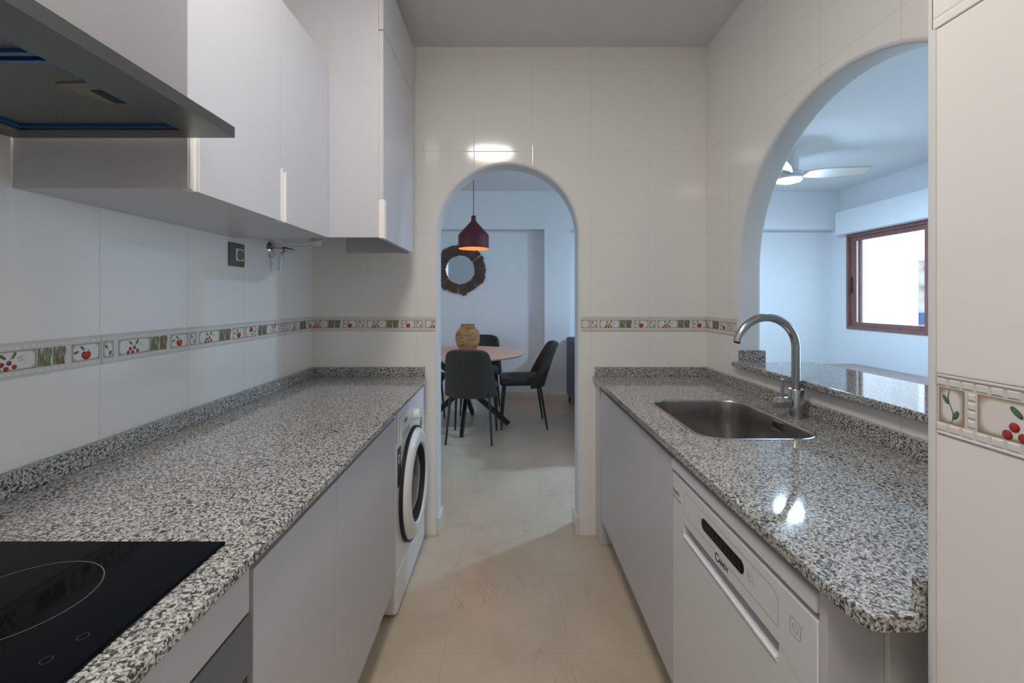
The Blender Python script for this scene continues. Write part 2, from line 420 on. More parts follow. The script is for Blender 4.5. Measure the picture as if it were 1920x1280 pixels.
# ------------------------------------------------------------------ patterned border
CREAM = (.68, .66, .62); BLK = (.72, .71, .68); TAN = (.27, .165, .085); PANEL = (.76, .74, .70)
class Border:
    """strip tile .316 long, .075 high; u along the wall, v up, w out of the wall"""
    def __init__(s, mp): s.bm = BM(); s.cl = s.bm.verts.layers.float_color.new('Col'); s.mp = mp
    def V(s, u, v, w, c):
        p = s.bm.verts.new(s.mp(u, v, w)); p[s.cl] = (*c, 1); return p
    def face(s, vs):
        try: s.bm.faces.new(vs)
        except ValueError: pass
    def pad(s, u0, u1, v0, v1, w0, w1, c, b=.0012, c2=None):
        if u1-u0 < 2.2*b: return
        o = [(u0, v0), (u1, v0), (u1, v1), (u0, v1)]; i = [(u0+b, v0+b), (u1-b, v0+b), (u1-b, v1-b), (u0+b, v1-b)]
        A = [s.V(*p, w0, c2 or c) for p in o]; B = [s.V(*p, w1, c) for p in i]
        for k in range(4): s.face((A[k], A[(k+1) % 4], B[(k+1) % 4], B[k]))
        s.face(B)
    def panel(s, u0, u1, v0, v1, w):
        # glazed panel fading from tan edge to white middle
        n = 6; r = min(.013, (u1-u0)*.42, (v1-v0)*.42)
        inner = rrect(u0+.0060, u1-.0060, v0+.0050, v1-.0050, min(r*.9, (u1-u0-.0125)/2, (v1-v0-.0105)/2), n)
        mid = rrect(u0+.0022, u1-.0022, v0+.0020, v1-.0020, r*.8, n)
        outer = rrect(u0, u1, v0, v1, .0006, n)
        cm = tuple((a*.62+b*.38) for a, b in zip(TAN, PANEL))
        A = [s.V(*p, w, TAN) for p in outer]; B = [s.V(*p, w, cm) for p in mid]; C = [s.V(*p, w, PANEL) for p in inner]
        m = len(A)
        for k in range(m):
            s.face((A[k], A[(k+1) % m], B[(k+1) % m], B[k])); s.face((B[k], B[(k+1) % m], C[(k+1) % m], C[k]))
        s.face(C)
    def dome(s, pts, w, h, c, c2, ctr=None):
        cx = sum(p[0] for p in pts)/len(pts); cy = sum(p[1] for p in pts)/len(pts)
        if ctr: cx, cy = ctr
        A = [s.V(*p, w, c) for p in pts]; m = len(A)
        B = [s.V(cx+(p[0]-cx)*.6, cy+(p[1]-cy)*.6, w+h*.8, c2) for p in pts]
        t = s.V(cx, cy, w+h, c2)
        for k in range(m):
            s.face((A[k], A[(k+1) % m], B[(k+1) % m], B[k])); s.face((B[k], B[(k+1) % m], t))
    def leaf(s, u, v, a, L, W, w):
        pts = []
        for k in range(12):
            t = 2*PI*k/12; x = L/2*math.cos(t); y = W/2*math.sin(t)*(1-.0*math.cos(t))
            pts.append((u+x*math.cos(a)-y*math.sin(a), v+x*math.sin(a)+y*math.cos(a)))
        s.dome(pts, w, .0006, (.03, .06, .025), (.10, .19, .07))
    def stroke(s, pts, wd, w, c):
        n = len(pts)
        L, R = [], []
        for i, p in enumerate(pts):
            a = pts[max(i-1, 0)]; b = pts[min(i+1, n-1)]; dx, dy = b[0]-a[0], b[1]-a[1]; l = math.hypot(dx, dy) or 1
            k = wd/2*(1 if 0 < i < n-1 else .35)
            L.append(s.V(p[0]-dy/l*k, p[1]+dx/l*k, w, c)); R.append(s.V(p[0]+dy/l*k, p[1]-dx/l*k, w, c))
        for i in range(n-1): s.face((L[i], L[i+1], R[i+1], R[i]))
    def tile(s, u0, lo, hi, flip=False, sgn=1):
        """u0 = start in reading direction, clipped to lo..hi; z from 1.110 to 1.185"""
        T = .316; Z0 = 1.110
        def U(f): return (u0+T*(1-f)) if flip else (u0+T*f)
        def Vv(g): return (Z0+.075-g) if flip else (Z0+g)
        save = s.mp
        base = .004
        def rng(a, b):
            x, y = sorted((U(a), U(b))); x, y = max(x, lo), min(y, hi); return x, y
        def inside(f, m=.004): return lo+m < U(f) < hi-m
        a, b = rng(0, 1)
        if b-a < .004: return
        va, vb = Z0, Z0+.075
        # body
        s.pad(a+.0006, b-.0006, va, vb, 0, base, CREAM, .001)
        # rails
        for g0, g1 in ((.0, .0035), (.0715, .075)):
            x0, x1 = sorted((Vv(g0), Vv(g1))); s.pad(a+.001, b-.001, x0, x1, base-.001, base+.0014, (.68, .65, .60), .0008)
        # small mosaic blocks, two rows
        nb = 20
        for k in range(nb):
            p, q = rng(k/nb+.002, (k+1)/nb-.002)
            for g0, g1 in ((.0040, .0146), (.0604, .0710)):
                x0, x1 = sorted((Vv(g0), Vv(g1)))
                if q-p > .004: s.pad(p, q, x0, x1, base-.0003, base+.0010, BLK, .0022, (.59, .57, .54))
        # block columns
        for f0, f1 in ((.122, .156), (.708, .745)):
            p, q = rng(f0, f1)
            if q-p < .004: continue
            for k in range(4):
                x0, x1 = sorted((Vv(.0170+k*.0105), Vv(.0170+k*.0105+.0098)))
                s.pad(p, q, x0, x1, base-.0003, base+.0010, BLK, .0022, (.59, .57, .54))
        pw = base+.0003
        def pan(f0, f1):
            p, q = rng(f0, f1)
            if q-p < .006: return None
            x0, x1 = sorted((Vv(.016), Vv(.059))); s.panel(p, q, x0, x1, pw); return p, q
        w2 = pw+.0004
        F_ = lambda f, g: (U(f), Vv(g))
        def wl(fu, gv, ang, L, W):
            u, v = F_(fu, gv)
            aa = ang
            if flip: aa += PI
            if lo+.004 < u < hi-.004: s.leaf(u, v, aa, L, W, w2)
        def st(pts, wd=.0011, c=(.03, .035, .04)):
            P = [F_(*p) for p in pts]
            if all(lo < p[0] < hi for p in P): s.stroke(P, wd, w2, c)
        # vine panel
        if pan(.016, .112):
            st([(.062+.010*math.sin(k/8*2*PI*.9+.3), .0175+.040*k/8) for k in range(9)], .0010, (.10, .09, .085))
            wl(.043, .045, -1.0*sgn, .012, .005); wl(.082, .028, 1.1*sgn, .012, .006)
        # cherry panel
        if pan(.160, .498):
            c0 = .325
            for du, dv in ((-.040, .022), (-.005, .030), (-.055, .0205-.0), (-.018, .0212), (.030, .0235), (-.028, .031-.001)):
                pass
            for du, g in ((-.068, .0215), (-.020, .0215), (.030, .0245), (-.047, .0310), (-.002, .0335)):
                u, v = F_(c0+du, g)
                if lo+.006 < u < hi-.006:
                    s.dome([(u+.0052*math.cos(2*PI*k/14), v+.0052*math.sin(2*PI*k/14)) for k in range(14)], w2, .0012, (.17, .01, .012), (.42, .035, .03))
            wl(c0-.040, .0475, (-.75)*sgn, .016, .0065); wl(c0+.028, .0490, (1.05)*sgn, .016, .0065)
            st([(c0+.000, .038), (c0+.010, .043), (c0+.004, .046)], .001)
            st([(c0+.045, .040), (c0+.065, .044), (c0+.085, .047)], .0016)
            st([(c0+.055, .036), (c0+.075, .0385), (c0+.10, .036)], .0013)
        # apple panel
        if pan(.752, .985):
            c0 = .868
            u, v = F_(c0, .030)
            if lo+.010 < u < hi-.010:
                pts = []
                sy = -1 if flip else 1
                for k in range(28):
                    t = 2*PI*k/28
                    x = .0125*math.cos(t)*(1+.08*math.sin(t)); y = .0110*math.sin(t)
                    if math.sin(t) > 0: y -= .0035*math.exp(-(math.cos(t)/.28)**2)
                    pts.append((u+x, v+sy*y))
                s.dome(pts, w2, .0018, (.26, .008, .008), (.55, .03, .022), (u, v))
            wl(c0-.080, .0385, .35*sgn, .014, .0060); wl(c0-.030, .0480, -.75*sgn, .015, .0062)
            st([(c0+.010, .038), (c0+.018, .042), (c0+.016, .046)], .0014)
            st([(c0+.055, .042), (c0+.075, .046), (c0+.10, .0485)], .0009)
        # wave panels
        for f0, f1, tint in ((.503, .600, 0), (.610, .700, 1)):
            p, q = rng(f0, f1)
            if q-p < .008: continue
            x0, x1 = sorted((Vv(.016), Vv(.059)))
            s.pad(p, q, x0, x1, base, pw, (.62, .60, .53), .0004)
            nst = 4
            for j in range(nst):
                fc = f0+(f1-f0)*(j+.5)/nst
                if not inside(fc, .005): continue
                Lp, Rp = [], []
                ph = j*PI
                for k in range(15):
                    g = .0165+.042*k/14
                    hw = .0032+.0013*math.sin(k/14*2*PI*1.0+ph)
                    sw = .0008*math.sin(k/14*2*PI+j)
                    c = (.13, .15, .06) if (tint == 0) else ((.17, .09, .055) if j % 2 else (.16, .15, .07))
                    cc = U(fc)+sw
                    cl = tuple(min(1, a*1.5) for a in c)
                    Lp.append(s.V(cc-hw, Vv(g), w2, c)); Rp.append(s.V(cc+hw, Vv(g), w2, c))
                    Lp[-1].index = 0
                    if k:
                        m0 = s.V(cc, Vv(g), w2+.0012, cl)
                        s.face((Lp[-2], Lp[-1], m0, mprev)); s.face((mprev, m0, Rp[-1], Rp[-2]))
                        mprev = m0
                    else: mprev = s.V(cc, Vv(g), w2+.0012, cl)
def border(n, mp, starts, lo, hi, label, flips=(), sgn=1):
    B = Border(mp)
    for i, u in enumerate(starts): B.tile(u, lo, hi, flip=(i in flips), sgn=sgn)
    return struct('trim_%d' % n, B.bm, M['border'], label)
border(3, lambda u, v, w: (XL+w, u, v), [1.151+.316*k for k in range(-4, 4)], -.1, YE, 'fruit pattern tile border on the left wall', flips=(6,))
border(4, lambda u, v, w: (u, YE-w, v), [.139+.316*k for k in (-4, -3, -2)], XL, ax-ar-.014, 'fruit pattern border left of the doorway')
border(5, lambda u, v, w: (u, YE-w, v), [.139+.316*k for k in (0, 1, 2)], ax+ar+.016, XR, 'fruit pattern border right of the doorway')
# right wall and pier read from far to near: u = -y
border(6, lambda u, v, w: (XR-w, -u, v), [-2.166-.316, -2.166], -YE, -(pc+pr+.014), 'fruit pattern border beside the pass-through')
border(7, lambda u, v, w: (PX+.004-w, -u, v), [-.5625, -.2465, .0695], -.5615, .38, 'fruit pattern border on the near pier')

# ------------------------------------------------------------------ living room shell
struct('wall_far', bx(-2.9, WX+.2, FARY, FARY+.15, 0, H), M['paint'])
bm = bx(-2.9, WX, 5.60, FARY, 2.172, H); struct('wall_far_beam', bm, M['paint'])
struct('wall_far_column', bx(.479, .80, 5.60, FARY, 0, 2.172), M['paint'])
bm = bx(-2.78, .479, FARY-.012, FARY, 0, .085, .003); box(bm, .479, .80, 5.588, 5.60, 0, .085, .003); box(bm, .80, WX, FARY-.012, FARY, 0, .085, .003)
struct('baseboard_far', bm, M['skirt'])
struct('baseboard_window_side', bx(WX-.012, WX, 2.7, FARY, 0, .085, .003), M['skirt'])
# window wall: window, and an unseen balcony opening added to carry daylight
W0, W1, WZ0, WZ1 = 4.38, 5.46, .925, 2.075
D0, D1 = .8, 2.3
bm = plate([(-1.5, 0), (D0, 0), (D0, 2.25), (D1, 2.25), (D1, 0), (FARY, 0), (FARY, H), (-1.5, H)], [[(W0, WZ0), (W1, WZ0), (W1, WZ1), (W0, WZ1)]], WX, WX+.2, mpR)
struct('wall_window_side', bm, M['paint'])
def frame(bm, y0, y1, z0, z1, x0, x1, w, bev=.004):
    box(bm, x0, x1, y0, y0+w, z0, z1, bev); box(bm, x0, x1, y1-w, y1, z0, z1, bev)
    box(bm, x0, x1, y0+w, y1-w, z0, z0+w, bev); box(bm, x0, x1, y0+w, y1-w, z1-w, z1, bev); return bm
win = bpy.data.objects.new('window_1', None); COL.objects.link(win); win.location = (WX, (W0+W1)/2, WZ0); win['kind'] = 'structure'
win['label'] = 'sliding wooden window'
obj('window_frame', frame(BM(), W0, W1, WZ0, WZ1, WX-.015, WX+.09, .035), M['frame_wood'], win)
sash = obj('sash', frame(BM(), W0+.03, W1-.03, WZ0+.03, WZ1-.03, WX+.012, WX+.045, .055), M['frame_wood'], win)
obj('pane', bx(WX+.026, WX+.030, W0+.08, W1-.08, WZ0+.08, WZ1-.08), M['glass'], sash)
obj('handle', bx(WX-.002, WX+.013, W1-.075, W1-.055, 1.36, 1.56, .004), M['darkgap'], sash, label='black recessed window pull')
s2 = obj('sash', bx(WX+.055, WX+.08, W1-.135, W1-.10, WZ0+.03, WZ1-.03, .003), M['frame_wood'], win)
win2 = bpy.data.objects.new('window_added', None); COL.objects.link(win2); win2.location = (WX, (D0+D1)/2, 0); win2['kind'] = 'structure'  # glazing of the added opening, out of view
fb = frame(BM(), D0, D1, 0, 2.25, WX+.05, WX+.12, .07); box(fb, WX+.05, WX+.12, 1.27, 1.33, .07, 2.18)
obj('window_frame', fb, M['frame_wood'], win2)
obj('pane', bx(WX+.08, WX+.085, D0+.07, D1-.07, .07, 2.18), M['glass'], win2)
sb = bx(WX-.12, WX-.0005, 3.2, 5.50, 2.078, 2.36, .006)
tag(obj('shutter_box', sb, M['shutter']), 'white roller shutter box above the wooden window', 'shutter box')

# outside
def prism(pts, z0, z1):
    bm = BM(); a = [bm.verts.new((x, y, z0)) for x, y in pts]; b = [bm.verts.new((x, y, z1)) for x, y in pts]
    n = len(pts); bm.faces.new(a[::-1]); bm.faces.new(b)
    for k in range(n): bm.faces.new((a[k], a[(k+1) % n], b[(k+1) % n], b[k]))
    return bm
bld = thing('neighbouring_building', 'white rendered building seen through the wooden window', 'building', (8.6, 10.5, -3))
obj('wall', prism([(7.4, 11.0), (8.6, 9.89), (9.6, 10.32), (9.2, 13.5), (7.4, 13.5)], -3, 7), M['ext_white'], bld)
obj('roof', prism([(7.2, 10.9), (8.6, 9.6), (9.65, 10.25), (9.3, 13.7), (7.2, 13.7)], 7, 7.25), M['ext_white2'], bld)
st = thing('stone_building', 'stone building with blue shutter at the window edge', 'building', (15, 16, -3))
obj('wall', bx(13.9, 17.5, 15, 17, -3, 2.6), M['stone'], st)
obj('roof', bx(13.8, 17.6, 14.9, 17.1, 2.6, 2.72), M['ext_white'], st)
obj('shutter', bx(13.95, 15.2, 14.93, 14.999, .45, .84), M['blue_paint'], st, label='blue shutter')
struct('ground', bx(5, 60, -30, 60, -3.2, -3), M['ground'])

# ------------------------------------------------------------------ worktops
CZ, CT = .865, .845
ct = thing('countertop', 'long speckled granite worktop above the washing machine and hob', 'countertop', (-.73, 1.2, CT))
bm = plate([(XL+.001, -1.3), (-.413, -1.3), (-.413, 2.30), (-.440, YE-.001), (XL+.001, YE-.001)], [], CT, CZ, lambda u, v, t: (u, v, t), bev=.0045, seg=2,
           bev_which=lambda a, b: (a.x > -.445 and b.x > -.445 and abs(a.z-b.z) < 1e-4))
obj('slab', bm, M['granite'], ct)
obj('upstand', bx(XL+.0005, XL+.021, -1.3, YE-.0005, CZ, CZ+.050, .0015), M['granite_edge'], ct)
obj('upstand', bx(XL+.021, -.443, YE-.021, YE-.0005, CZ, CZ+.050, .0015), M['granite_edge'], ct)
SX0, SX1, SY0, SY1 = .578, .958, 1.305, 1.832
cr = thing('countertop', 'granite worktop holding the steel sink, below the arched pass-through', 'countertop', (.78, 1.5, CT))
hole = rrect(SX0+.004, SX1-.004, SY0+.004, SY1-.004, .082, 8)
outl = [(.467, .622), (.4695, .604), (.4745, .590), (.482, PY+.004), (XR-.001, PY+.004), (XR-.001, YE-.001), (.467, YE-.001)]
bm = plate(outl, [hole], CT-.002, CZ, lambda u, v, t: (u, v, t), bev=.0045, seg=2,
           bev_which=lambda a, b: (abs(a.z-b.z) < 1e-4 and ((a.x < .470 and b.x < .475) or (a.y < .64 and b.y < .64))))
obj('slab', bm, M['granite'], cr)
obj('upstand', bx(XR-.021, XR-.0005, PY+.022, YE-.0005, CZ, CZ+.050, .0015), M['granite_edge'], cr)
obj('upstand', bx(.4765, XR-.021, YE-.021, YE-.0005, CZ, CZ+.050, .0015), M['granite_edge'], cr)
obj('upstand', bx(PX-.004, XR-.021, PY+.004, PY+.018, CZ, CZ+.047, .0015), M['granite_edge'], cr)

bt = thing('bar_top', 'granite bar top on the sill of the arched pass-through', 'countertop', (1.25, 1.45, SILL))
obj('slab', bx(XR-.030, 1.425, pc-pr+.004, 2.055, SILL+.001, SILL+.025, .005, 3), M['granite'], bt)
bm = obj('slab_end', bx(XR-.030, XR-.0005, 2.0555, 2.085, SILL+.001, SILL+.025, .004, 3), M['granite'], bt)
obj('upstand', bx(XR-.002, XO+.012, 2.056, 2.0745, SILL+.001, SILL+.078, .0015), M['granite_edge'], bt)

# ------------------------------------------------------------------ hob
hob = thing('hob', 'black glass hob set in the worktop below the cooker hood', 'hob', (-.73, .45, CZ))
obj('glass', bx(-1.0, -.4745, .23, .7485, CZ+.0003, CZ+.006, .0025, 3), M['glass_black'], hob)
def ring2(bm, cx, cy, r, w, z):
    n = 72; A = []; B = []
    for k in range(n):
        t = 2*PI*k/n; A.append(bm.verts.new((cx+r*math.cos(t), cy+r*math.sin(t), z))); B.append(bm.verts.new((cx+(r-w)*math.cos(t), cy+(r-w)*math.sin(t), z)))
    for k in range(n): bm.faces.new((A[k], A[(k+1) % n], B[(k+1) % n], B[k]))
obj('cooking_zone', (lambda b: (ring2(b, -.667, .598, .092, .0012, CZ+.0063), b)[1])(BM()), M['ring'], hob)
obj('cooking_zone', (lambda b: (ring2(b, -.885, .60, .072, .0012, CZ+.0063), b)[1])(BM()), M['ring'], hob)
for k, (x, y) in enumerate(((-.512, .535), (-.520, .50), (-.56, .475), (-.52, .45), (-.56, .42))):
    bm = BM(); ring2(bm, x, y, .006, .0008, CZ+.0063); obj('touch_control', bm, M['touch'], hob)

# ------------------------------------------------------------------ left base units
DXL = -.435
def base_cab(label, y0, y1, X, side, back, parts=None, toe=.16, name='base_cabinet', plinth_in=.06):
    """side=-1: left run (front faces +x). X = door face"""
    s = 1 if side < 0 else -1
    def xx(a): return X-s*a
    def B(a, b, *r, **k): x0, x1 = sorted((xx(a), xx(b))); return bx(x0, x1, *r, **k)
    t = thing(name, label, 'cabinet', (xx(.3), (y0+y1)/2, 0))
    obj('body', B(.020, back, y0+.001, y1-.001, toe, CT-.004), M['cab_in'], t)
    obj('plinth', B(plinth_in, plinth_in+.015, y0+.001, y1-.001, 0, toe), M['plinth'], t)
    obj('rail', B(.010, .0195, y0+.001, y1-.001, .820, CT-.004), M['alu'], t, label='grey aluminium rail above the door')
    return t, B
bc1, B = base_cab('narrow white base cabinet between oven and wide cabinet', .760, 1.137, DXL, -1, .60)
obj('door', B(0, .019, .7615, 1.1360, .163, .815, .0012), M['cab'], bc1)
bc2, B = base_cab('wide white base cabinet beside the washing machine', 1.138, 1.735, DXL, -1, .60)
obj('door', B(0, .019, 1.1385, 1.7335, .163, .815, .0012), M['cab'], bc2)
# oven unit
ov = thing('oven', 'built-in oven under the hob with grey steel panel', 'oven', (-.70, .46, .15))
obj('body', bx(-1.0, DXL-.02, .175, .745, .163, .745), M['ovensteel'], ov)
obj('control_panel', bx(DXL-.020, DXL+.002, .165, .748, .650, .748, .002), M['ovensteel'], ov, label='grey steel control panel')
obj('door', bx(DXL-.020, DXL-.002, .165, .748, .175, .645, .002), M['darkbrown'], ov, label='dark glass oven door')
bm = tube(BM(), [(DXL+.035, .22, .60), (DXL+.035, .69, .60)], .008); tube(bm, [(DXL-.002, .24, .60), (DXL+.035, .24, .60)], .006); tube(bm, [(DXL-.002, .67, .60), (DXL+.035, .67, .60)], .006)
obj('handle', bm, M['chrome'], ov)
ofc, B = base_cab('white housing of the oven with slim front above it', .150, .758, DXL, -1, .60, name='oven_cabinet')
for o in [c for c in ofc.children if c.name.startswith(('body', 'rail'))]: bpy.data.objects.remove(o)
obj('side_panel', B(.02, .60, .150, .168, .163, CT-.004), M['cab_in'], ofc)
obj('side_panel', bx(-1.035, DXL-.02, .750, .758, .163, CT-.004), M['cab_in'], ofc)
obj('front_panel', bx(DXL-.019, DXL, .152, .7485, .7525, CT-.012, .001), M['cab'], ofc)
bc3, B = base_cab('white base cabinet at the near end of the hob run', -.55, .148, DXL, -1, .60)
obj('door', B(0, .019, -.548, .1465, .163, .815, .0012), M['cab'], bc3)

# washing machine
WXF = -.445
wm = thing('washing_machine', 'white front-loading washing machine under the far end of the worktop', 'washing machine', (-.74, 2.08, 0))
obj('body', bx(-1.02, WXF, 1.775, 2.382, .012, .838, .006, 3), M['enamel'], wm)
bm = lathe(BM(), [(.165, .0), (.168, .026), (.178, .038), (.205, .042), (.230, .034), (.243, .018), (.246, 0)], (WXF, 2.075, .430), 'x', 64)
obj('door', bm, M['enamel'], wm, smooth=True)
wd = wm.children[-1]
obj('door_gap', lathe(BM(), [(.238, .0005), (.252, .0005), (.252, .016), (.238, .016)], (WXF, 2.075, .430), 'x', 64, True), M['darkgap'], wd, label='dark gap around the door')  # shaded gap behind the door rim, drawn as a black ring
obj('door_glass', lathe(BM(), [(0, .030), (.08, .026), (.13, .016), (.160, .002), (.168, .001)], (WXF, 2.075, .430), 'x', 64), M['porthole'], wd, smooth=True, label='dark porthole glass')
obj('glass_rim', lathe(BM(), [(.155, .006), (.170, .006), (.170, .032), (.163, .032)], (WXF, 2.075, .430), 'x', 64, True), M['darkgap'], wd, smooth=True)
obj('control_panel', bx(WXF, WXF+.009, 1.785, 2.25, .695, .832, .004, 3), M['enamel'], wm)
dr = obj('detergent_drawer', bx(WXF+.009, WXF+.016, 1.80, 1.975, .700, .800, .004, 3), M['enamel'], wm)
obj('drawer_grip', bx(WXF+.0155, WXF+.0175, 1.83, 1.955, .705, .735, .001), M['groove'], dr)
mpw = lambda y0, z0, x: (lambda u, v, t: (x+t, y0+u, z0+v))
b, w = text_bm('CANDY', .018, mpw(1.850, .762, WXF+.0165)); obj('brand_print', b, M['print'], wm)
bm = lathe(BM(), [(0, .034), (.020, .034), (.024, .028), (.026, 0)], (WXF+.009, 2.05, .750), 'x', 40)
obj('knob', bm, M['pull'], wm, smooth=True)
lb = obj('energy_label', bx(WXF+.0003, WXF+.0012, 1.802, 1.858, .510, .668), M['label_green'], wm, label='dark label with a white letter')
b, w = text_bm('D', .050, mpw(1.812, .605, WXF+.0014), bold=.001); obj('letter', b, M['white_print'], lb)
stk = obj('sticker', lathe(BM(), [(0, .0012), (.030, .0012), (.0302, .0002)], (WXF, 2.30, .640), 'x', 32), M['label_green'], wm, label='round black and white sticker')
bm = BM()
for k in range(3): box(bm, WXF+.0013, WXF+.0018, 2.280, 2.318, .622+k*.016, .628+k*.016)
obj('sticker_print', bm, M['white_print'], stk)
obj('kick_panel', bx(WXF, WXF+.004, 1.785, 2.372, .014, .165, .002), M['enamel'], wm)

# ------------------------------------------------------------------ wall cabinets
UX = -.684; UZ0, UZ1 = 1.518, 2.190
wc = thing('wall_cabinet', 'white two-door wall cabinet beside the cooker hood', 'cabinet', (-.87, 1.33, UZ0))
obj('body', bx(XL+.001, UX-.0187, .952, 1.698, UZ0, UZ1, .0008), M['cab'], wc)
def door_pull(par, X, y0, y1, z0, z1, ph=.16, pw=.031):
    # door leaf with its near lower edge cut back for a cream edge pull
    bm = plate([(y0, z0+ph), (y0+pw, z0+ph), (y0+pw, z0), (y1, z0), (y1, z1), (y0, z1)], [], X-.0185, X, mpR)
    d = obj('door', bm, M['cab'], par)
    bm = bx(X-.0185, X+.0035, y0+.0004, y0+.012, z0, z0+ph-.0008, .0008); box(bm, X-.0185, X-.004, y0+.012, y0+pw-.0035, z0, z0+ph-.0008); box(bm, X-.0185, X+.0025, y0+pw-.0035, y0+pw-.0004, z0, z0+ph-.0008)
    obj('handle', bm, M['pull'], d, label='cream edge pull')
    return d
obj('side_panel', bx(XL+.001, UX, .9485, .9518, UZ0-.001, UZ1), M['cab'], wc)
door_pull(wc, UX, .952, 1.3375, UZ0-.001, UZ1)
door_pull(wc, UX, 1.3395, 1.697, UZ0-.001, UZ1)
BX = -.474
bcab = thing('boiler_cabinet', 'tall deep white cabinet in the far left corner, open underneath', 'cabinet', (-.77, 1.97, UZ0))
obj('side_panel', bx(XL+.001, BX-.019, 1.700, 1.718, UZ0, 2.56, .0008), M['cab'], bcab)
obj('side_panel', bx(XL+.25, BX-.019, 2.225, 2.240, UZ0-.005, 2.56, .0008), M['cab'], bcab)
obj('top_panel', bx(XL+.001, BX-.019, 1.718, 2.225, 2.542, 2.56), M['cab'], bcab)
door_pull(bcab, BX, 1.701, 2.238, UZ0-.002, 2.312, .150)
obj('upper_panel', bx(BX-.0185, BX, 1.701, 2.238, 2.3165, 2.56, .001), M['cab'], bcab)
# things below / inside it
vx, vy, vz = XL, 1.985, 1.503
tv = thing('stopcock', 'chrome stopcock with red ring on the left wall under the cabinets', 'valve', (vx, vy, vz))
obj('escutcheon', lathe(BM(), [(.012, .014), (.020, .013), (.034, .006), (.037, .0005), (.012, .0005)], (vx, vy, vz), 'x', 32, True), M['chrome'], tv, smooth=True)
bm = tube(BM(), [(vx+.001, vy, vz), (vx+.062, vy, vz)], .012, 20); tube(bm, [(vx+.045, vy, vz), (vx+.045, vy, vz-.028)], .009, 16)
obj('body', bm, M['chrome'], tv, smooth=True)
obj('red_ring', tube(BM(), [(vx+.060, vy, vz), (vx+.066, vy, vz)], .0135, 20), M['red_plastic'], tv)
obj('handle', tube(BM(), [(vx+.066, vy, vz), (vx+.078, vy, vz), (vx+.095, vy, vz-.002), (vx+.108, vy, vz-.003)], [.013, .010, .006, .004], 16), M['chrome'], tv, smooth=True)
obj('drain_tube', tube(BM(), [(vx+.045, vy, vz-.026), (vx+.046, vy-.002, vz-.050), (vx+.043, vy-.003, vz-.095)], [.009, .0075, .0085], 16), M['clear'], tv, smooth=True, label='short clear plastic tube')
bm = tube(BM(), [(XL+.03+.004*k, 1.93+.02*k, 1.548-.022*math.sin(PI*k/14)) for k in range(15)], .0032, 8)
tube(bm, [(XL+.05+.016*k, 1.90+.006*k, 1.546-.022*math.sin(PI*k/12)) for k in range(13)], .0028, 8)
tag(obj('cable', bm, M['clear'], smooth=True), 'thin white cables looping down from the open cabinet base', 'cable')
lh = thing('light_bulb', 'bare white bulb hanging inside the open cabinet base', 'bulb', (-.86, 2.00, 1.51))
obj('bulb', lathe(BM(), [(0, -.012), (.018, -.008), (.025, .004), (.025, .018), (.012, .036)], (-.86, 2.00, 1.532), 'z', 24), M['bulb'], lh, smooth=True)
obj('holder', tube(BM(), [(-.86, 2.00, 1.552), (-.86, 2.00, 1.60)], .014, 16), M['darkgap'], lh)
obj('cord', tube(BM(), [(-.86, 2.00, 1.60), (-.90, 2.02, 1.75), (-1.056, 2.05, 1.80)], .003, 8), M['clear'], lh)

shade_cab = thing('wall_cabinet', 'white wall cabinet added out of view to shade the left wall', 'cabinet', (-.87, 0, UZ0))  # unseen cabinet added to keep lamp light off the left wall
obj('body', bx(XL+.001, UX-.019, -.45, .330, UZ0, UZ1, .0008), M['cab'], shade_cab)
door_pull(shade_cab, UX, -.45, -.062, UZ0-.001, UZ1); door_pull(shade_cab, UX, -.060, .329, UZ0-.001, UZ1)

# socket
sk = thing('wall_socket', 'dark grey wall socket with cream insert under the wall cabinet', 'socket', (XL, 1.727, 1.453))
obj('frame', bx(XL+.0005, XL+.009, 1.680, 1.774, 1.408, 1.499, .003, 3), M['socket_grey'], sk)
ins = obj('insert', bx(XL+.009, XL+.0115, 1.712, 1.762, 1.430, 1.478, .001), M['socket_cream'], sk, label='cream square insert')
obj('socket_well', lathe(BM(), [(0, .0008), (.019, .0008), (.0195, 0), (.020, .0014)], (XL+.0116, 1.739, 1.454), 'x', 32), M['socket_brown'], ins, label='round tan well')
# ------------------------------------------------------------------ cooker hood
hd = thing('cooker_hood', 'slim stainless steel cooker hood above the hob', 'cooker hood', (-.8, .64, 1.622))
HZ0, HZ1 = 1.6225, 1.645
bm = plate([(-1.050, .335), (-.5785, .335), (-.5785, .942), (-1.050, .942)], [[(-.990, .385), (-.662, .385), (-.662, .900), (-.990, .900)]], HZ0, HZ1, lambda u, v, t: (u, v, t))
obj('canopy', bm, M['hood'], hd)
bm = BM(); a = [bm.verts.new(p) for p in ((-1.05, .335, HZ1), (-.5785, .335, HZ1), (-.5785, .942, HZ1), (-1.05, .942, HZ1))]
c = [bm.verts.new(p) for p in ((-1.05, .50, HZ1+.03), (-.85, .50, HZ1+.03), (-.85, .72, HZ1+.03), (-1.05, .72, HZ1+.03))]
bm.faces.new(a[::-1]); bm.faces.new(c)
for k in range(4): bm.faces.new((a[k], a[(k+1) % 4], c[(k+1) % 4], c[k]))
obj('top_cover', bm, M['hood'], hd)
obj('chimney', bx(-1.05, -.85, .50, .72, HZ1+.030, H-.002), M['hood'], hd)
